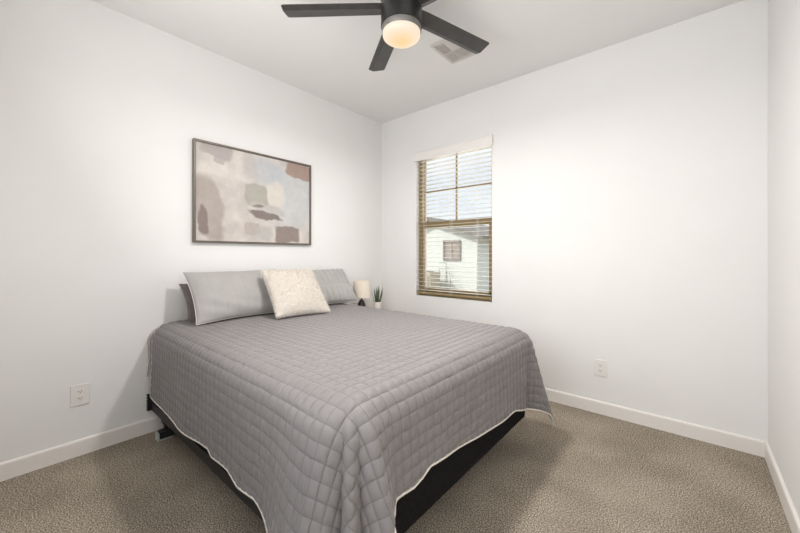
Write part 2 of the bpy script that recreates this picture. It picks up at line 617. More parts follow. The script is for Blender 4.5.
tag(MB().box(BX0, BX1, BY0, BY1, 0.154, 0.42).build('box_spring', M_boxfab, bevel=0.02, seg=3),
    'dark charcoal fabric box spring showing below the grey quilted coverlet', 'box spring')
mt = thing('mattress', 'thick mattress hidden under the grey quilted coverlet on the box spring', 'mattress', (1.0, -1.5, 0.42))
MB().box(BX0, BX1 - 0.01, BY0 + 0.01, BY1 - 0.01, 0.421, 0.675).build('core', M_matt, mt, bevel=0.04, seg=4)


# ---- coverlet ---------------------------------------------------------
T = 0.722
CX0, CXE = 0.045, 2.015          # head edge, foot outer face
CY0, CY1 = -2.275, -0.725        # outer faces
r = 0.11
ARC = r * PI / 2
CELL = 0.048
fz_y = np.array([-2.40, -2.13, -2.08, -1.98, -1.93, -1.876, -1.75, -1.56, -1.36, -1.20, -1.04, -0.965, -0.86, -0.80, -0.5])
fz_z = np.array([0.360, 0.385, 0.382, 0.366, 0.374, 0.394, 0.376, 0.358, 0.336, 0.326, 0.312, 0.288, 0.256, 0.236, 0.236])
sz_x = np.array([0.0, 0.04, 0.24, 0.42, 0.60, 0.85, 1.03, 1.07, 1.25, 1.36, 1.50, 1.60, 1.9, 2.1])
sz_z = np.array([0.255, 0.252, 0.232, 0.246, 0.234, 0.250, 0.270, 0.248, 0.257, 0.240, 0.254, 0.235, 0.22, 0.22])


def prof(s):
    t = np.minimum(s, ARC) / r
    ex = np.maximum(s - ARC, 0)
    out = r * np.sin(t) + 0.03 * ex
    down = r * (1 - np.cos(t)) + ex
    return out, down


def smooth01(x):
    x = np.clip(x, 0, 1)
    return x * x * (3 - 2 * x)


def _fold_table(knots, sig=2.2):
    x = np.arange(-20, 111, 0.5)
    y = np.interp(x, [k[0] for k in knots], [k[1] for k in knots])
    g = np.exp(-(np.arange(-20, 21) * 0.5 / sig) ** 2 / 2)
    return x, np.convolve(np.pad(y, 20, mode='edge'), g / g.sum(), mode='valid')


FOLDS = {'near': (_fold_table([(-20, 0.3), (0, 0.5), (9, 1.05), (31, 0.18), (42, 0.80), (51, 0.04), (68, 0.55), (88, 0.85), (110, 0.8)]), 0.145),
         'far': (_fold_table([(-20, -0.1), (0, -0.2), (6, -0.25), (24, 1.0), (45, 1.15), (72, 0.4), (90, 0.3), (110, 0.3)], 3.0), 0.085)}


def corner_R(rho, phi, side):
    """outward distance of the hanging corner at cloth distance rho, direction phi (0 = foot, 90 = side)"""
    out, _ = prof(rho)
    k = np.maximum(rho - 0.045, 0) / 0.47
    (tx, ty), fl = FOLDS[side]
    return out + fl * k ** 1.1 * np.interp(np.degrees(phi), tx, ty)


def build_coverlet():
    st = CELL / 12
    x_top = np.arange(0, int((CXE - r - CX0) / st) + 1)
    nt = len(x_top)
    na = int(0.43 / st)
    tu = np.concatenate([np.linspace(0, 1, nt), 1 + np.linspace(0, 1, na + 1)[1:]])
    nv = int((CY1 - CY0 - 2 * r) / st)
    nb = int(0.50 / st)
    tv = np.concatenate([-1 + np.linspace(0, 1, nb + 1)[:-1], np.linspace(0, 1, nv + 1), 1 + np.linspace(0, 1, nb + 1)[1:]])
    U, V = np.meshgrid(tu, tv, indexing='ij')
    xi = CXE - r
    y0, y1 = CY0 + r, CY1 - r
    X = CX0 + np.minimum(U, 1) * (xi - CX0)
    Y = y0 + np.clip(V, 0, 1) * (y1 - y0)
    Df = ARC + (T - r - np.interp(Y, fz_y, fz_z))
    Ds = ARC + (T - r - np.interp(X, sz_x, sz_z))
    Ds = np.where(V > 1, Ds - 0.02, Ds)
    A = np.clip(U - 1, 0, 1) * Df
    B = np.where(V < 0, -V, np.where(V > 1, V - 1, 0)) * Ds
    near = V < 0
    far = V > 1
    sgn = np.where(near, -1.0, 1.0)
    # cloth coordinates for the quilting lines
    cu = (X - CX0) + A
    cv = np.where(near, -B, (Y - y0) + B)
    P = np.zeros(U.shape + (3,))
    P[..., 0], P[..., 1], P[..., 2] = X, Y, T
    # gentle crown and sag of the top
    q = np.minimum(np.minimum(Y - y0, y1 - Y), xi - X)
    P[..., 2] += 0.006 * smooth01(q / 0.35) + 0.0035 * np.sin(X * 5.1 + 1.3 * np.sin(Y * 3.7)) * np.sin(Y * 6.3 + X * 2.2) * smooth01(q / 0.15)
    # foot face
    f = (A > 0) & (B == 0)
    out, down = prof(A)
    qn, qf = Y - y0, y1 - Y
    for (qq, side, phi, fall) in ((qn, 'near', 0.0, 0.055), (qf, 'far', 0.0, 0.06)):
        ex = corner_R(A, np.zeros_like(A) + phi, side) - prof(A)[0]
        out = out + ex * np.exp(-(np.maximum(qq, 0) / fall) ** 2)
    k = np.maximum(A - ARC, 0)
    out += k * 0.035 * (np.sin(Y * 9.0 + 0.7) * 0.5 + np.sin(Y * 21 + 2.0) * 0.25)
    P[..., 0] = np.where(f, X + out, P[..., 0])
    P[..., 2] = np.where(f, P[..., 2] - down, P[..., 2])
    # side faces
    f = (B > 0) & (A == 0)
    out, down = prof(B)
    qx = xi - X
    exn = corner_R(B, np.zeros_like(B) + PI / 2, 'near') - prof(B)[0]
    exf = corner_R(B, np.zeros_like(B) + PI / 2, 'far') - prof(B)[0]
    out = out + np.where(near, exn * np.exp(-(qx / 0.22) ** 2), exf * np.exp(-(qx / 0.15) ** 2))
    k = np.maximum(B - ARC, 0)
    out += k * 0.03 * (np.sin(X * 8.0 + 2.7) * 0.5 + np.sin(X * 19 + 0.4) * 0.25) * smooth01(X / 0.3)
    out = out - np.where(near, 0.014 * (1 - smooth01(X / 1.1)) * smooth01(B / 0.2), 0)
    P[..., 1] = np.where(f, Y + sgn * out, P[..., 1])
    P[..., 2] = np.where(f, P[..., 2] - down, P[..., 2])
    # hanging corners
    f = (A > 0) & (B > 0)
    rho = np.sqrt(A ** 2 + B ** 2)
    phi = np.arctan2(B, A)
    tab = np.linspace(0, PI / 2, 181)
    for side, sel in (('near', f & near), ('far', f & far)):
        levels = np.linspace(0.0, 0.72, 40)
        frac = []
        for L in levels:
            R = corner_R(np.full_like(tab, max(L, 1e-4)), tab, side)
            px, py = R * np.cos(tab), R * np.sin(tab)
            s = np.concatenate([[0], np.cumsum(np.hypot(np.diff(px), np.diff(py)))])
            frac.append(0.25 * tab / (PI / 2) + 0.75 * s / s[-1])
        frac = np.array(frac)
        ii = np.argwhere(sel)
        for i, j in ii:
            rr, pp = rho[i, j], phi[i, j]
            li = min(int(rr / 0.72 * 39), 38)
            wgt = rr / 0.72 * 39 - li
            fr = frac[li] * (1 - wgt) + frac[li + 1] * wgt
            ang = np.interp(pp / (PI / 2), fr, tab)
            R = float(corner_R(np.array(rr), np.array(ang), side))
            dn = float(prof(np.array(rr * (1 - (0.10 * math.sin(2 * pp) ** 2 if side == 'far' else 0))))[1])
            R2 = R - prof(np.array(rr))[0]
            dn -= 0.05 * max(R2, 0)
            P[i, j, 0] = xi + R * math.cos(ang)
            P[i, j, 1] = (y0 - R * math.sin(ang)) if side == 'near' else (y1 + R * math.sin(ang))
            P[i, j, 2] = T - dn
    # quilted puffs
    N = grid_normals(P)
    if N[nt // 2, len(tv) // 2, 2] < 0:
        N = -N
    d = np.abs(np.sin(PI * cu / CELL)) * np.abs(np.sin(PI * (cv + 0.02) / CELL))
    hgt = 0.0085 * d ** 0.34
    ed = np.minimum(np.where(U > 1, Df - A, 9), np.where((V < 0) | (V > 1), Ds - B, 9))
    ed = np.minimum(ed, X - CX0 + 0.004)
    hgt *= 0.35 + 0.65 * smooth01(ed / 0.02)
    rnd = 0.0005 * np.sin(cu * 31 + 2 * np.sin(cv * 17)) * np.sin(cv * 27 + cu * 11)
    P2 = P + N * (hgt + rnd)[..., None]
    o = grid_mesh('coverlet', P2, M_quilt)
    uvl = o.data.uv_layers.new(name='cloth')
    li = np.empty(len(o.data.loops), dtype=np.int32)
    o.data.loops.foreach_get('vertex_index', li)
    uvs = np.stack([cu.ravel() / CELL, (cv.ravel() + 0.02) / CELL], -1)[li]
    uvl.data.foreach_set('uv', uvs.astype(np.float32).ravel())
    sd = o.modifiers.new('solidify', 'SOLIDIFY')
    sd.thickness = 0.004
    sd.offset = -1
    # check orientation of the mesh so that solidify grows inward
    if o.data.polygons[len(o.data.polygons) // 2].normal.z < 0:
        o.data.flip_normals()
    # white bound hem all round
    PB = P + N * 0.005
    edge = [PB[i, 0] for i in range(0, PB.shape[0], 3)] + [PB[-1, j] for j in range(0, PB.shape[1], 2)] + \
           [PB[i, -1] for i in range(PB.shape[0] - 1, -1, -2)]
    edge = [e for k_, e in enumerate(edge) if k_ == 0 or np.linalg.norm(np.array(e) - np.array(edge[k_ - 1])) > 1e-4]
    tag(o, 'grey quilted coverlet with a white bound hem draped over the bed', 'coverlet')
    MB().tube([tuple(e) for e in edge], 0.0048, 7).build('hem_binding', M_bind, o)
    head = [tuple(PB[0, j]) for j in range(0, PB.shape[1], 3)]
    MB().tube(head, 0.0048, 7).build('head_binding', M_bind, o)
    return o


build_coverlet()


# ---- mauve sheet showing at the head, between the coverlet and the wall
def build_sheet():
    n = 50
    s = np.linspace(0.0, 0.40, n)
    xs = np.linspace(0.010, 0.040, 6)
    out, down = prof(s)
    P = np.zeros((n, 6, 3))
    for j, x in enumerate(xs):
        w_ = 0.007 * np.sin(s * 14 + x * 40) * np.clip(s / 0.2, 0, 1)
        P[:, j, 0] = x
        P[:, j, 1] = CY0 + r - out * 1.06 - w_ - 0.002 * np.clip(s / 0.3, 0, 1)
        P[:, j, 2] = T - 0.006 - down * (1 - 0.05 * j / 5)
    pre = np.zeros((20, 6, 3))
    for i in range(20):
        pre[i, :, 0] = xs
        pre[i, :, 1] = CY0 + r + 1.3 * (1 - i / 20)
        pre[i, :, 2] = T - 0.006
    o = grid_mesh('bed_sheet', np.concatenate([pre, P]), M_sheet)
    sd = o.modifiers.new('solidify', 'SOLIDIFY')
    sd.thickness = 0.004
    tag(o, 'mauve-grey sheet edge hanging between the coverlet and the wall at the head', 'sheet')


build_sheet()


# ---- pillows ----------------------------------------------------------
def pillow(name, wd, ht, tk, M, m, label, cat, cell=(0.06, 0.06), quilt=0.003, pinch=0.05, wr=0.0, power=2.4, flap=0.0, group=None, n=120):
    s = np.linspace(-1, 1, n)
    Sx, Ty = np.meshgrid(s, s, indexing='ij')
    halves = []
    for sg in (1, -1):
        bx = wd / 2 * Sx * (1 - pinch * (1 - np.abs(Ty) ** 2) * np.abs(Sx) ** 2)
        by = ht / 2 * Ty * (1 - pinch * 1.4 * (1 - np.abs(Sx) ** 2) * np.abs(Ty) ** 2)
        prof_ = (np.clip(1 - np.abs(Sx) ** power, 0, 1) * np.clip(1 - np.abs(Ty) ** power, 0, 1)) ** 0.55
        z = sg * tk / 2 * prof_
        d = np.minimum(np.abs(np.sin(PI * (bx + 0.01) / cell[0])), np.abs(np.sin(PI * (by + 0.013) / cell[1])))
        z += sg * quilt * np.sqrt(d) * np.clip(prof_ * 4, 0, 1)
        if wr:
            z += sg * wr * np.sin(by * 60 + 5 * np.sin(bx * 6 + 1)) * np.clip(prof_ * 2, 0, 1) * smooth01((-Ty + 0.2) / 0.8)
            z += sg * wr * 0.7 * np.sin(bx * 22 + by * 18) * np.clip(prof_ * 2, 0, 1)
        halves.append(np.stack([bx, by, z], -1))
    k = n * n
    idx = np.arange(k).reshape(n, n)
    back = idx + k
    border = np.zeros((n, n), bool)
    border[0, :] = border[-1, :] = border[:, 0] = border[:, -1] = True
    back = np.where(border, idx, back)
    f1 = np.stack([idx[:-1, :-1], idx[1:, :-1], idx[1:, 1:], idx[:-1, 1:]], -1).reshape(-1, 4)
    f2 = np.stack([back[:-1, :-1], back[:-1, 1:], back[1:, 1:], back[1:, :-1]], -1).reshape(-1, 4)
    V = np.concatenate([halves[0].reshape(-1, 3), halves[1].reshape(-1, 3)])
    me = bpy.data.meshes.new(name)
    me.from_pydata(V.tolist(), [], np.concatenate([f1, f2]).tolist())
    bm = bmesh.new()
    bm.from_mesh(me)
    bmesh.ops.delete(bm, geom=[v for v in bm.verts if not v.link_faces], context='VERTS')
    bm.to_mesh(me)
    bm.free()
    me.transform(M)
    me.polygons.foreach_set('use_smooth', [True] * len(me.polygons))
    me.materials.append(m)
    me.update()
    o = bpy.data.objects.new(name, me)
    COL.objects.link(o)
    tag(o, label, cat, group)
    # sewn edge
    loop = [idx[i, 0] for i in range(0, n, 3)] + [idx[-1, j] for j in range(0, n, 3)] + \
           [idx[i, -1] for i in range(n - 1, -1, -3)] + [idx[0, j] for j in range(n - 1, -1, -3)]
    pts = [tuple(M @ Vector(V[q])) for q in loop]
    pts = [p for a, p in enumerate(pts) if (Vector(p) - Vector(pts[a - 1])).length > 1e-4]
    return o, pts


def lean(xb, yc, zb, ang, yaw, ht, roll=0.0):
    """pillow standing on its lower edge at (xb, yc, zb), leaning back towards the wall by ang degrees"""
    a, y = math.radians(ang), math.radians(yaw)
    # local x -> +Y (width), local y -> up, local z -> +X (front)
    B = Matrix(((0, 0, 1, 0), (1, 0, 0, 0), (0, 1, 0, 0), (0, 0, 0, 1)))
    return Matrix.Translation((xb, yc, zb)) @ Matrix.Rotation(y, 4, 'Z') @ Matrix.Rotation(-a, 4, 'Y') @ \
        Matrix.Rotation(math.radians(roll), 4, 'X') @ Matrix.Translation((0, 0, ht / 2)) @ B


ZB = T + 0.021
o, e = pillow('pillow', 0.70, 0.29, 0.06, lean(0.195, -1.76, ZB + 0.004, 33, 2, 0.29), M_shamdark,
              'darker grey pillow mostly hidden behind the left sham against the wall', 'pillow', quilt=0.002)
o, e = pillow('pillow_sham', 0.70, 0.405, 0.15, lean(0.352, -1.76, ZB, 35, 2, 0.405), M_sham,
              'large smooth light grey pillow sham left of the fur cushion', 'pillow',
              cell=(0.075, 0.16), quilt=0.0032, wr=0.0036, pinch=0.06)
MB().tube(e, 0.0022, 6, closed=True).build('piping', M_bind, o)
o, e = pillow('pillow_sham', 0.70, 0.385, 0.14, lean(0.335, -1.04, ZB + 0.005, 38, -2, 0.385), M_sham,
              'light grey ribbed quilted pillow sham right of the fur cushion, beside the lamp', 'pillow',
              cell=(0.058, 0.4), quilt=0.016, pinch=0.06, n=170)
MB().tube(e, 0.0022, 6, closed=True).build('piping', M_bind, o)

MF = lean(0.620, -1.475, ZB + 0.021, 44, -8, 0.43)
o, e = pillow('fur_cushion', 0.42, 0.44, 0.13, MF, M_fur, 'square cream faux fur cushion leaning on the grey pillows', 'cushion', quilt=0.0, pinch=0.05, n=60)


def fur(o, count):
    me = o.data
    tris = []
    for p in me.polygons:
        tris.append((p.center.copy(), p.normal.copy(), p.area, [me.vertices[i].co.copy() for i in p.vertices]))
    ar = np.array([t[2] for t in tris])
    ar /= ar.sum()
    pick = RNG.choice(len(tris), count, p=ar)
    V, F = [], []
    for q in pick:
        c, nrm, _, vs = tris[q]
        a, b = RNG.random(2)
        p = (vs[0] * (1 - a) + vs[1] * a) * (1 - b) + (vs[3 if len(vs) > 3 else 2] * (1 - a) + vs[2] * a) * b
        L = RNG.uniform(0.008, 0.017)
        d = (nrm * 0.75 + Vector(RNG.normal(0, 0.33, 3)) + Vector((0.1, 0, -0.45))).normalized()
        t = d.cross(nrm).normalized() * 0.0010
        k = len(V)
        mid = p + d * L * 0.55
        tip = p + d * L + Vector((0, 0, -0.25 * L))
        V += [p - t - nrm * 0.001, p + t - nrm * 0.001, mid + t * 0.8, mid - t * 0.8, tip]
        F += [(k, k + 1, k + 2, k + 3), (k + 3, k + 2, k + 4)]
    m2 = bpy.data.meshes.new('fur_pile')
    m2.from_pydata([tuple(v) for v in V], [], F)
    m2.materials.append(M_fur)
    f = bpy.data.objects.new('fur_pile', m2)
    COL.objects.link(f)
    f.parent = o
    f['kind'] = 'stuff'


fur(o, 36000)

# ================================================================== nightstand, lamp, plant
NT = 0.56
M_wood = mat('nightstand_wood', srgb(190, 176, 158), 0.5, build=noise_var(srgb(180, 165, 146), srgb(202, 188, 170), 6, stretch=(1, 12, 1)))
ns = thing('nightstand', 'small nightstand tucked in the corner behind the bed, under the lamp', 'nightstand', (0.24, -0.33, 0))
MB().box(0.02, 0.42, -0.60, -0.06, NT - 0.025, NT).build('top', M_wood, ns, bevel=0.004)
MB().box(0.03, 0.40, -0.59, -0.07, NT - 0.20, NT - 0.026).build('body', M_wood, ns, bevel=0.003)
dr = MB().box(0.401, 0.416, -0.575, -0.085, NT - 0.185, NT - 0.04).build('drawer', M_wood, ns, bevel=0.003)
MB().lathe([(0, 0), (0.012, 0.002), (0.014, 0.02), (0, 0.024)], (0.4165, -0.33, NT - 0.11), 16, M=Matrix.Rotation(PI / 2, 4, 'Y')).build('knob', M_black, dr)
for x in (0.06, 0.37):
    for y in (-0.56, -0.10):
        MB().box(x - 0.018, x + 0.018, y - 0.018, y + 0.018, 0, NT - 0.2).build('leg', M_wood, ns, bevel=0.003)


def shade_nodes(n, l, b):
    noise_var(srgb(226, 214, 198), srgb(238, 228, 214), 60, stretch=(1, 1, 6), bump=0.2, bscale=200)(n, l, b)


M_shade = mat('shade_linen', srgb(232, 222, 207), 0.9, spec=0.1, build=shade_nodes)
LX, LY = 0.205, -0.515
lp = thing('table_lamp', 'small table lamp with a cream drum shade and round black base beside the pillows', 'lamp', (LX, LY, NT))
m = MB()
m.lathe([(0, 0), (0.034, 0), (0.036, 0.006), (0.026, 0.014), (0.012, 0.018), (0.012, 0.024)], (LX, LY, NT), 28)
# black ball with a flattened waist
pts = [(0.012, 0.022)]
for k in range(1, 16):
    a = -PI / 2 + PI * k / 16
    pts.append((0.042 * math.cos(a), 0.098 + 0.078 * math.sin(a)))
m.lathe(pts + [(0.010, 0.178), (0.008, 0.19), (0, 0.19)], (LX, LY, NT), 28)
m.build('base', mat('lamp_black', srgb(20, 20, 22), 0.25), lp)
MB().lathe([(0.005, 0.19), (0.005, 0.26), (0.009, 0.26), (0.009, 0.30), (0, 0.30)], (LX, LY, NT), 14).build('stem', M_black, lp)
zs0, zs1 = 0.758 - NT, 0.925 - NT
MB().lathe([(0.082, zs0), (0.085, zs0), (0.085, zs1), (0.082, zs1), (0.082, zs0)], (LX, LY, NT), 44).build('lamp_shade', M_shade, lp)
m = MB()
for k in range(3):
    a = 2 * PI * k / 3
    m.tube([(LX, LY, NT + 0.235), (LX + 0.083 * math.cos(a), LY + 0.083 * math.sin(a), NT + zs0 + 0.03)], 0.0015, 6)
m.build('shade_spider', M_black, lp)

PX, PY = 0.175, -0.250
pl = thing('potted_plant', 'small spiky green succulent in a white pot in the room corner', 'plant', (PX, PY, NT))
MB().lathe([(0, 0), (0.032, 0), (0.039, 0.01), (0.041, 0.118), (0.039, 0.122), (0.036, 0.118), (0.036, 0.105), (0, 0.105)],
           (PX, PY, NT), 32).build('pot', mat('pot_white', srgb(225, 220, 212), 0.35), pl)
MB().lathe([(0, 0.108), (0.034, 0.108), (0.036, 0.104)], (PX, PY, NT), 24).build('soil', mat('soil', srgb(60, 48, 38), 1.0, build=noise_var(srgb(40, 30, 24), srgb(80, 66, 52), 200)), pl)
M_leaf = mat('succulent_leaf', srgb(72, 92, 66), 0.45, build=noise_var(srgb(48, 68, 48), srgb(104, 122, 92), 60, stretch=(1, 1, 2)))
for k in range(15):
    a = k * 2.4 + 0.3
    rad = 0.006 + 0.022 * (k / 15)
    tilt_ = 0.06 + 0.45 * (k / 15) + random.uniform(-0.06, 0.06)
    L = random.uniform(0.17, 0.225) * (1 - 0.15 * k / 15)
    d = Vector((math.cos(a), math.sin(a), 0))
    sd = Vector((-math.sin(a), math.cos(a), 0))
    pos = Vector((PX, PY, NT + 0.10)) + d * rad
    V, F = [], []
    nseg = 8
    for i in range(nseg + 1):
        t = i / nseg
        bend = tilt_ * (1 - 0.35 * t)
        c = pos + (d * math.sin(bend) + Vector((0, 0, 1)) * math.cos(bend)) * L * t
        wdt = 0.0095 * (1 - t ** 2.2) + 0.0004
        thk = 0.0035 * (1 - t ** 2) + 0.0003
        nn = (d * math.cos(bend) - Vector((0, 0, 1)) * math.sin(bend))
        V += [c - sd * wdt, c - nn * thk * 0.2 + nn * thk * 0.0, c + sd * wdt, c + nn * thk]
    for i in range(nseg):
        for q in range(4):
            q2 = (q + 1) % 4
            F.append((i * 4 + q, i * 4 + q2, i * 4 + 4 + q2, i * 4 + 4 + q))
    F.append((0, 1, 2, 3))
    F.append((nseg * 4, nseg * 4 + 3, nseg * 4 + 2, nseg * 4 + 1))
    MB().add(V, F, True).build('leaf', M_leaf, pl)

# ================================================================== picture on the left wall
PY0, PY1, PZ0, PZ1 = -2.014, -1.003, 1.283, 2.042
pic = thing('framed_picture', 'large framed abstract painting in beige, mauve and pale blue above the bed', 'picture', (0, -1.5, 1.66))
fm = MB()
fwid, fdep = 0.016, 0.032
fm.box(0.002, fdep, PY0, PY0 + fwid, PZ0, PZ1).box(0.002, fdep, PY1 - fwid, PY1, PZ0, PZ1)
fm.box(0.002, fdep, PY0 + fwid, PY1 - fwid, PZ0, PZ0 + fwid).box(0.002, fdep, PY0 + fwid, PY1 - fwid, PZ1 - fwid, PZ1)
fm.build('frame', mat('frame_bronze', srgb(104, 96, 88), 0.4, 0.3), pic, bevel=0.0015)


def px_to_uv(cx, cy):
    """crop pixel of the painting (perspective removed) to 0..1 picture coordinates"""
    px, py = 180 + cx / 4.443, 130 + cy / 4.443
    th = math.radians(40.34)
    a, b = (px - 400) / FPX, (HZ - py) / FPX
    dx = math.cos(th) * a - math.sin(th)
    dy = math.sin(th) * a + math.cos(th)
    t = -CAMX / dx
    y, z = CAMY + t * dy, CAMZ + t * b
    return ((y - PY0) / (PY1 - PY0), (z - PZ0) / (PZ1 - PZ0))


def art_nodes(n, l, b):
    tc = n.new('ShaderNodeTexCoord')
    sp = n.new('ShaderNodeSeparateXYZ')
    l.new(tc.outputs['Object'], sp.inputs[0])   # painting's own frame: x unused, y = -0.515..0.515, z = -0.38..0.38
    wn_ = n.new('ShaderNodeTexNoise')
    wn_.inputs['Scale'].default_value = 7
    wn_.inputs['Detail'].default_value = 4
    l.new(tc.outputs['Object'], wn_.inputs['Vector'])
    ws = n.new('ShaderNodeSeparateColor')
    l.new(wn_.outputs['Color'], ws.inputs[0])

    def math_(op, a, b_=None, c_=None):
        m = n.new('ShaderNodeMath')
        m.operation = op
        for i, v in enumerate((a, b_, c_)):
            if v is None:
                continue
            if isinstance(v, (int, float)):
                m.inputs[i].default_value = v
            else:
                l.new(v, m.inputs[i])
        return m.outputs[0]

    def warped(axis, ch, amt=0.09):
        return math_('ADD', sp.outputs[axis], math_('MULTIPLY', math_('SUBTRACT', ws.outputs[ch], 0.5), amt))
    Yc, Zc = warped('Y', 0), warped('Z', 1)
    base = n.new('ShaderNodeValToRGB')
    base.color_ramp.elements[0].color = (*srgb(184, 177, 172), 1)
    base.color_ramp.elements[1].color = (*srgb(205, 198, 192), 1)
    base.color_ramp.elements[0].position = 0.35
    base.color_ramp.elements[1].position = 0.65
    l.new(ws.outputs[2], base.inputs[0])
    cur = base.outputs['Color']
    W_, H_ = PY1 - PY0, PZ1 - PZ0
    # (centre crop x, y, half w, half h as crop px, rotation deg, colour, opacity, softness, power)
    blobs = [
        (480, 300, 120, 130, 0, (185, 188, 190), 0.85, 0.30, 2),
        (380, 190, 75, 50, -15, (177, 181, 185), 0.85, 0.25, 3),
        (300, 160, 30, 60, 10, (178, 171, 168), 0.7, 0.25, 3),
        (155, 92, 66, 34, -12, (163, 154, 152), 0.95, 0.10, 4),
        (168, 136, 28, 20, 0, (167, 158, 156), 0.9, 0.12, 4),
        (118, 350, 62, 150, 10, (156, 145, 139), 0.9, 0.10, 2.4),
        (90, 400, 24, 70, 5, (123, 109, 104), 0.95, 0.10, 2),
        (412, 290, 42, 55, 0, (207, 199, 188), 0.85, 0.15, 4),
        (276, 290, 18, 60, 0, (180, 174, 168), 0.6, 0.2, 4),
        (330, 288, 48, 50, 0, (159, 155, 145), 0.95, 0.07, 6),
        (380, 352, 75, 18, -12, (178, 171, 167), 0.8, 0.10, 3),
        (368, 382, 72, 17, -12, (104, 90, 85), 0.95, 0.12, 2),
        (342, 340, 28, 7, 0, (113, 101, 95), 0.85, 0.2, 2),
        (312, 438, 32, 28, 0, (169, 159, 152), 0.9, 0.10, 5),
        (365, 460, 40, 34, 0, (171, 168, 164), 0.8, 0.15, 3),
        (470, 468, 50, 36, 3, (123, 107, 100), 0.95, 0.07, 6),
        (526, 188, 62, 32, -8, (151, 123, 112), 0.95, 0.07, 4),
    ]
    for (cx, cy, hw_, hh_, rot, col, op, soft, pw) in blobs:
        u, v = px_to_uv(cx, cy)
        u1, v1 = px_to_uv(cx + hw_, cy)
        u2, v2 = px_to_uv(cx, cy + hh_)
        y0_, z0_ = (u - 0.5) * W_, (v - 0.5) * H_
        ry, rz = abs(u1 - u) * W_, abs(v2 - v) * H_
        ca, sa = math.cos(math.radians(rot)), math.sin(math.radians(rot))
        dy, dz = math_('SUBTRACT', Yc, y0_), math_('SUBTRACT', Zc, z0_)
        yy = math_('ADD', math_('MULTIPLY', dy, ca / ry), math_('MULTIPLY', dz, sa / ry))
        zz = math_('SUBTRACT', math_('MULTIPLY', dz, ca / rz), math_('MULTIPLY', dy, sa / rz))
        e_ = math_('ADD', math_('POWER', math_('ABSOLUTE', yy), pw), math_('POWER', math_('ABSOLUTE', zz), pw))
        e_ = math_('POWER', e_, 1.0 / pw)
        mr = n.new('ShaderNodeMapRange')
        mr.interpolation_type = 'SMOOTHSTEP'
        mr.inputs['From Min'].default_value = 1 - soft * 1.5
        mr.inputs['From Max'].default_value = 1 + soft * 1.5
        mr.inputs['To Min'].default_value = op * 0.86
        mr.inputs['To Max'].default_value = 0
        l.new(e_, mr.inputs['Value'])
        mx = n.new('ShaderNodeMix')
        mx.data_type = 'RGBA'
        l.new(mr.outputs['Result'], mx.inputs['Factor'])
        l.new(cur, mx.inputs[6])
        mx.inputs[7].default_value = (*srgb(*col), 1)
        cur = mx.outputs[2]
    # watery brush mottling
    fn = n.new('ShaderNodeTexNoise')
    fn.inputs['Scale'].default_value = 22
    fn.inputs['Detail'].default_value = 6
    l.new(tc.outputs['Object'], fn.inputs['Vector'])
    mr = n.new('ShaderNodeMapRange')
    mr.inputs['To Min'].default_value = 0.90
    mr.inputs['To Max'].default_value = 1.10
    l.new(fn.outputs['Fac'], mr.inputs['Value'])
    vm = n.new('ShaderNodeVectorMath')
    vm.operation = 'SCALE'
    l.new(cur, vm.inputs[0])
    l.new(mr.outputs['Result'], vm.inputs['Scale'])
    l.new(vm.outputs['Vector'], b.inputs['Base Color'])


M_art = mat('abstract_paint', (0.6, 0.55, 0.5), 0.6, spec=0.3, build=art_nodes)
cv_ = MB().box(-0.008, 0.008, PY0 + fwid + 0.0005 + 1.4995, PY1 - fwid - 0.0005 + 1.4995, PZ0 + fwid + 0.0005 - 1.6625, PZ1 - fwid - 0.0005 - 1.6625)
co = cv_.build('canvas', M_art)
co.parent = pic
co.location = Vector((0.014, -1.4995, 1.6625)) - Vector(pic.location)


# ================================================================== wall outlets
def outlet(loc, rot, label):
    t = thing('electrical_outlet', label, 'outlet', loc)
    R = Matrix.Translation(loc) @ Matrix.Rotation(rot, 4, 'Z')    # local: x width, -y out of the wall, z up
    def bx(*a, mb=None):
        mb = mb or MB()
        return mb.box(*a, M=R)
    bx(-0.042, 0.042, -0.006, -0.0005, -0.062, 0.062).build('cover_plate', M_plate, t, bevel=0.002)
    for zc_ in (-0.0205, 0.0205):
        rc = MB()
        pts = []
        for k in range(20):
            a = 2 * PI * k / 20
            x, z = 0.0175 * math.cos(a), 0.0175 * math.sin(a)
            pts.append((x, -0.0075, zc_ + max(-0.0135, min(0.0135, z))))
        rc.prism(pts, (0, 0.002, 0), R)
        ro = rc.build('receptacle', M_plate, t)
        sm = MB()
        for sx in (-0.0065, 0.0065):
            sm.box(sx - 0.0014, sx + 0.0014, -0.0082, -0.0070, zc_ - 0.001, zc_ + 0.0075, M=R)
        sm.lathe([(0, -0.0006), (0.0026, -0.0006), (0.0026, 0.0006), (0, 0.0006)], n=12, M=R @ Matrix.Translation((0, -0.0076, zc_ - 0.0075)) @ Matrix.Rotation(PI / 2, 4, 'X'))
        so = sm.build('slots', M_slot, t)
    MB().lathe([(0, 0), (0.003, 0), (0.0025, 0.0012), (0, 0.0014)], n=12, M=R @ Matrix.Translation((0, -0.006, 0)) @ Matrix.Rotation(PI / 2, 4, 'X')).build('screw', M_plate, t)


outlet((0, -2.617, 0.358), PI / 2, 'white electrical outlet on the left wall beside the bed')
outlet((2.262, 0, 0.343), 0, 'white electrical outlet low on the window wall, right of the bed')

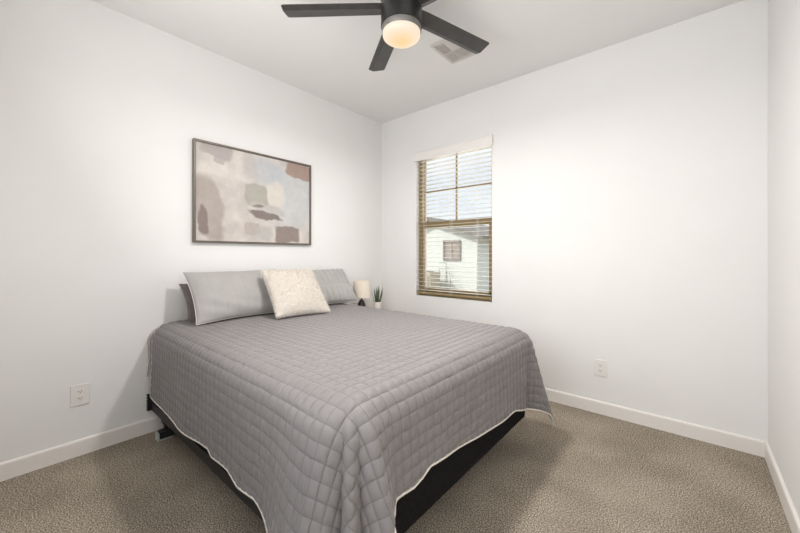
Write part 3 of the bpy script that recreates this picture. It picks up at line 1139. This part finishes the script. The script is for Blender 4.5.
# ================================================================== ceiling vent
VX0, VX1, VY0, VY1 = 1.31, 1.56, -0.86, -0.555
vt = thing('ceiling_vent', 'white air vent grille in the ceiling behind a fan blade', 'vent', ((VX0 + VX1) / 2, (VY0 + VY1) / 2, H))
M_vent = mat('vent_white', srgb(205, 200, 196), 0.5)
m = MB()
for a in ((VX0, VX1, VY0, VY0 + 0.022), (VX0, VX1, VY1 - 0.022, VY1), (VX0, VX0 + 0.022, VY0 + 0.022, VY1 - 0.022), (VX1 - 0.022, VX1, VY0 + 0.022, VY1 - 0.022)):
    m.box(*a, H - 0.010, H - 0.0005)
m.build('frame', M_vent, vt, bevel=0.003)
MB().box(VX0 + 0.02, VX1 - 0.02, VY0 + 0.02, VY1 - 0.02, H - 0.003, H - 0.0008).build('duct_backing', mat('vent_dark', srgb(222, 217, 212), 0.8), vt)
m = MB()
# three-way register: one short bank across the left end, the rest running lengthwise
for k in range(4):
    x = VX0 + 0.030 + k * 0.017
    m.box(-0.006, 0.006, VY0 + 0.026, VY1 - 0.026, -0.0008, 0.0008, M=Matrix.Translation((x, 0, H - 0.008)) @ Matrix.Rotation(math.radians(40), 4, 'Y'))
for k in range(13):
    y = VY0 + 0.034 + k * 0.0195
    m.box(VX0 + 0.10, VX1 - 0.026, -0.007, 0.007, -0.0008, 0.0008, M=Matrix.Translation((0, y, H - 0.008)) @ Matrix.Rotation(math.radians(40 if k > 6 else -40), 4, 'X'))
m.build('louvres', M_vent, vt)
MB().box(VX0 + 0.02, VX1 - 0.02, (VY0 + VY1) / 2 - 0.004, (VY0 + VY1) / 2 + 0.004, H - 0.014, H - 0.004).build('divider', M_vent, vt)

# ================================================================== ceiling fan
FX, FY = 1.559, -1.488
fan = thing('ceiling_fan', 'black five-blade ceiling fan with a round lit frosted light', 'ceiling fan', (FX, FY, H))
M_fan = mat('fan_black', srgb(44, 43, 43), 0.40, 0.25, build=noise_var(srgb(42, 41, 41), srgb(46, 45, 45), 30))
M_blade = mat('blade_dark', srgb(84, 82, 80), 0.38, 0.1, build=noise_var(srgb(54, 52, 51), srgb(64, 62, 61), 14, stretch=(1, 1, 1)))
MB().lathe([(0, H - 0.0005), (0.078, H - 0.0005), (0.080, H - 0.01), (0.080, H - 0.115), (0, H - 0.115)], (FX, FY, 0), 48).build('canopy', M_fan, fan)
MB().lathe([(0, 2.628), (0.090, 2.628), (0.110, 2.615), (0.1135, 2.60), (0.1135, 2.452), (0, 2.452)], (FX, FY, 0), 56).build('motor_housing', M_fan, fan)
MB().lathe([(0, 2.4515), (0.109, 2.4515), (0.109, 2.424), (0.107, 2.4215), (0, 2.4215)], (FX, FY, 0), 56).build('light_ring', mat('ring_grey', srgb(120, 117, 114), 0.45, 0.4), fan)


def glow(n, l, b):
    lw = n.new('ShaderNodeTexCoord')
    sp = n.new('ShaderNodeVectorMath')
    sp.operation = 'LENGTH'
    mpn = n.new('ShaderNodeMapping')
    mpn.inputs['Scale'].default_value = (1, 1, 0)
    l.new(lw.outputs['Object'], mpn.inputs['Vector'])
    l.new(mpn.outputs['Vector'], sp.inputs[0])
    r_ = n.new('ShaderNodeValToRGB')
    r_.color_ramp.elements[0].position = 0.02
    r_.color_ramp.elements[0].color = (1.0, 0.62, 0.25, 1)
    r_.color_ramp.elements[1].position = 0.105
    r_.color_ramp.elements[1].color = (0.92, 0.76, 0.60, 1)
    l.new(sp.outputs['Value'], r_.inputs['Fac'])
    l.new(r_.outputs['Color'], b.inputs['Emission Color'])
    b.inputs['Emission Strength'].default_value = 0.80


M_glow = mat('frosted_light', (0.16, 0.15, 0.14), 0.5, build=glow)
prof_ = [(0.1045, 2.4212), (0.1045, 2.408)]
for k in range(1, 12):
    a = PI / 2 * k / 12
    prof_.append((0.1045 * math.cos(a) ** 0.8, 2.408 - 0.034 * math.sin(a)))
prof_.append((0, 2.374))
MB().lathe(prof_, (FX, FY, 0), 56).build('light_diffuser', M_glow, fan)
light('fan_lamp_light', 'AREA', 26, (FX, FY, 2.30), color=(1.0, 0.97, 0.935), shape='DISK', size=0.19).parent = fan
bpy.data.objects['fan_lamp_light'].location = (0, 0, 2.366 - H)

R0, R1, CH, ZBL = 0.095, 0.655, 0.122, 2.548
for k in range(5):
    ang = math.radians(2.5 + 72 * k)
    Mb = Matrix.Translation((FX, FY, ZBL)) @ Matrix.Rotation(ang, 4, 'Z') @ Matrix.Rotation(math.radians(-9), 4, 'X')
    # section across the blade (local y): flat underside with a bevelled band on the leading side
    secs = []
    for x, sc in ((R0, 0.86), (R0 + 0.05, 0.92), (R1 - 0.012, 1.0), (R1, 0.90)):
        c = CH * sc
        secs.append([(x, -c / 2, 0.004), (x, c / 2 - 0.030, -0.004), (x, c / 2, 0.008), (x, c / 2 - 0.004, 0.014), (x, -c / 2 + 0.004, 0.011)])
    V, F = [], []
    for s_ in secs:
        V += [tuple(Mb @ Vector(p)) for p in s_]
    ns_ = 5
    for i in range(len(secs) - 1):
        for q in range(ns_):
            q2 = (q + 1) % ns_
            F.append((i * ns_ + q, i * ns_ + q2, (i + 1) * ns_ + q2, (i + 1) * ns_ + q))
    F.append(tuple(range(ns_)))
    F.append(tuple(reversed(range((len(secs) - 1) * ns_, len(secs) * ns_))))
    MB().add(V, F).build('blade', M_blade, fan, bevel=0.0012)
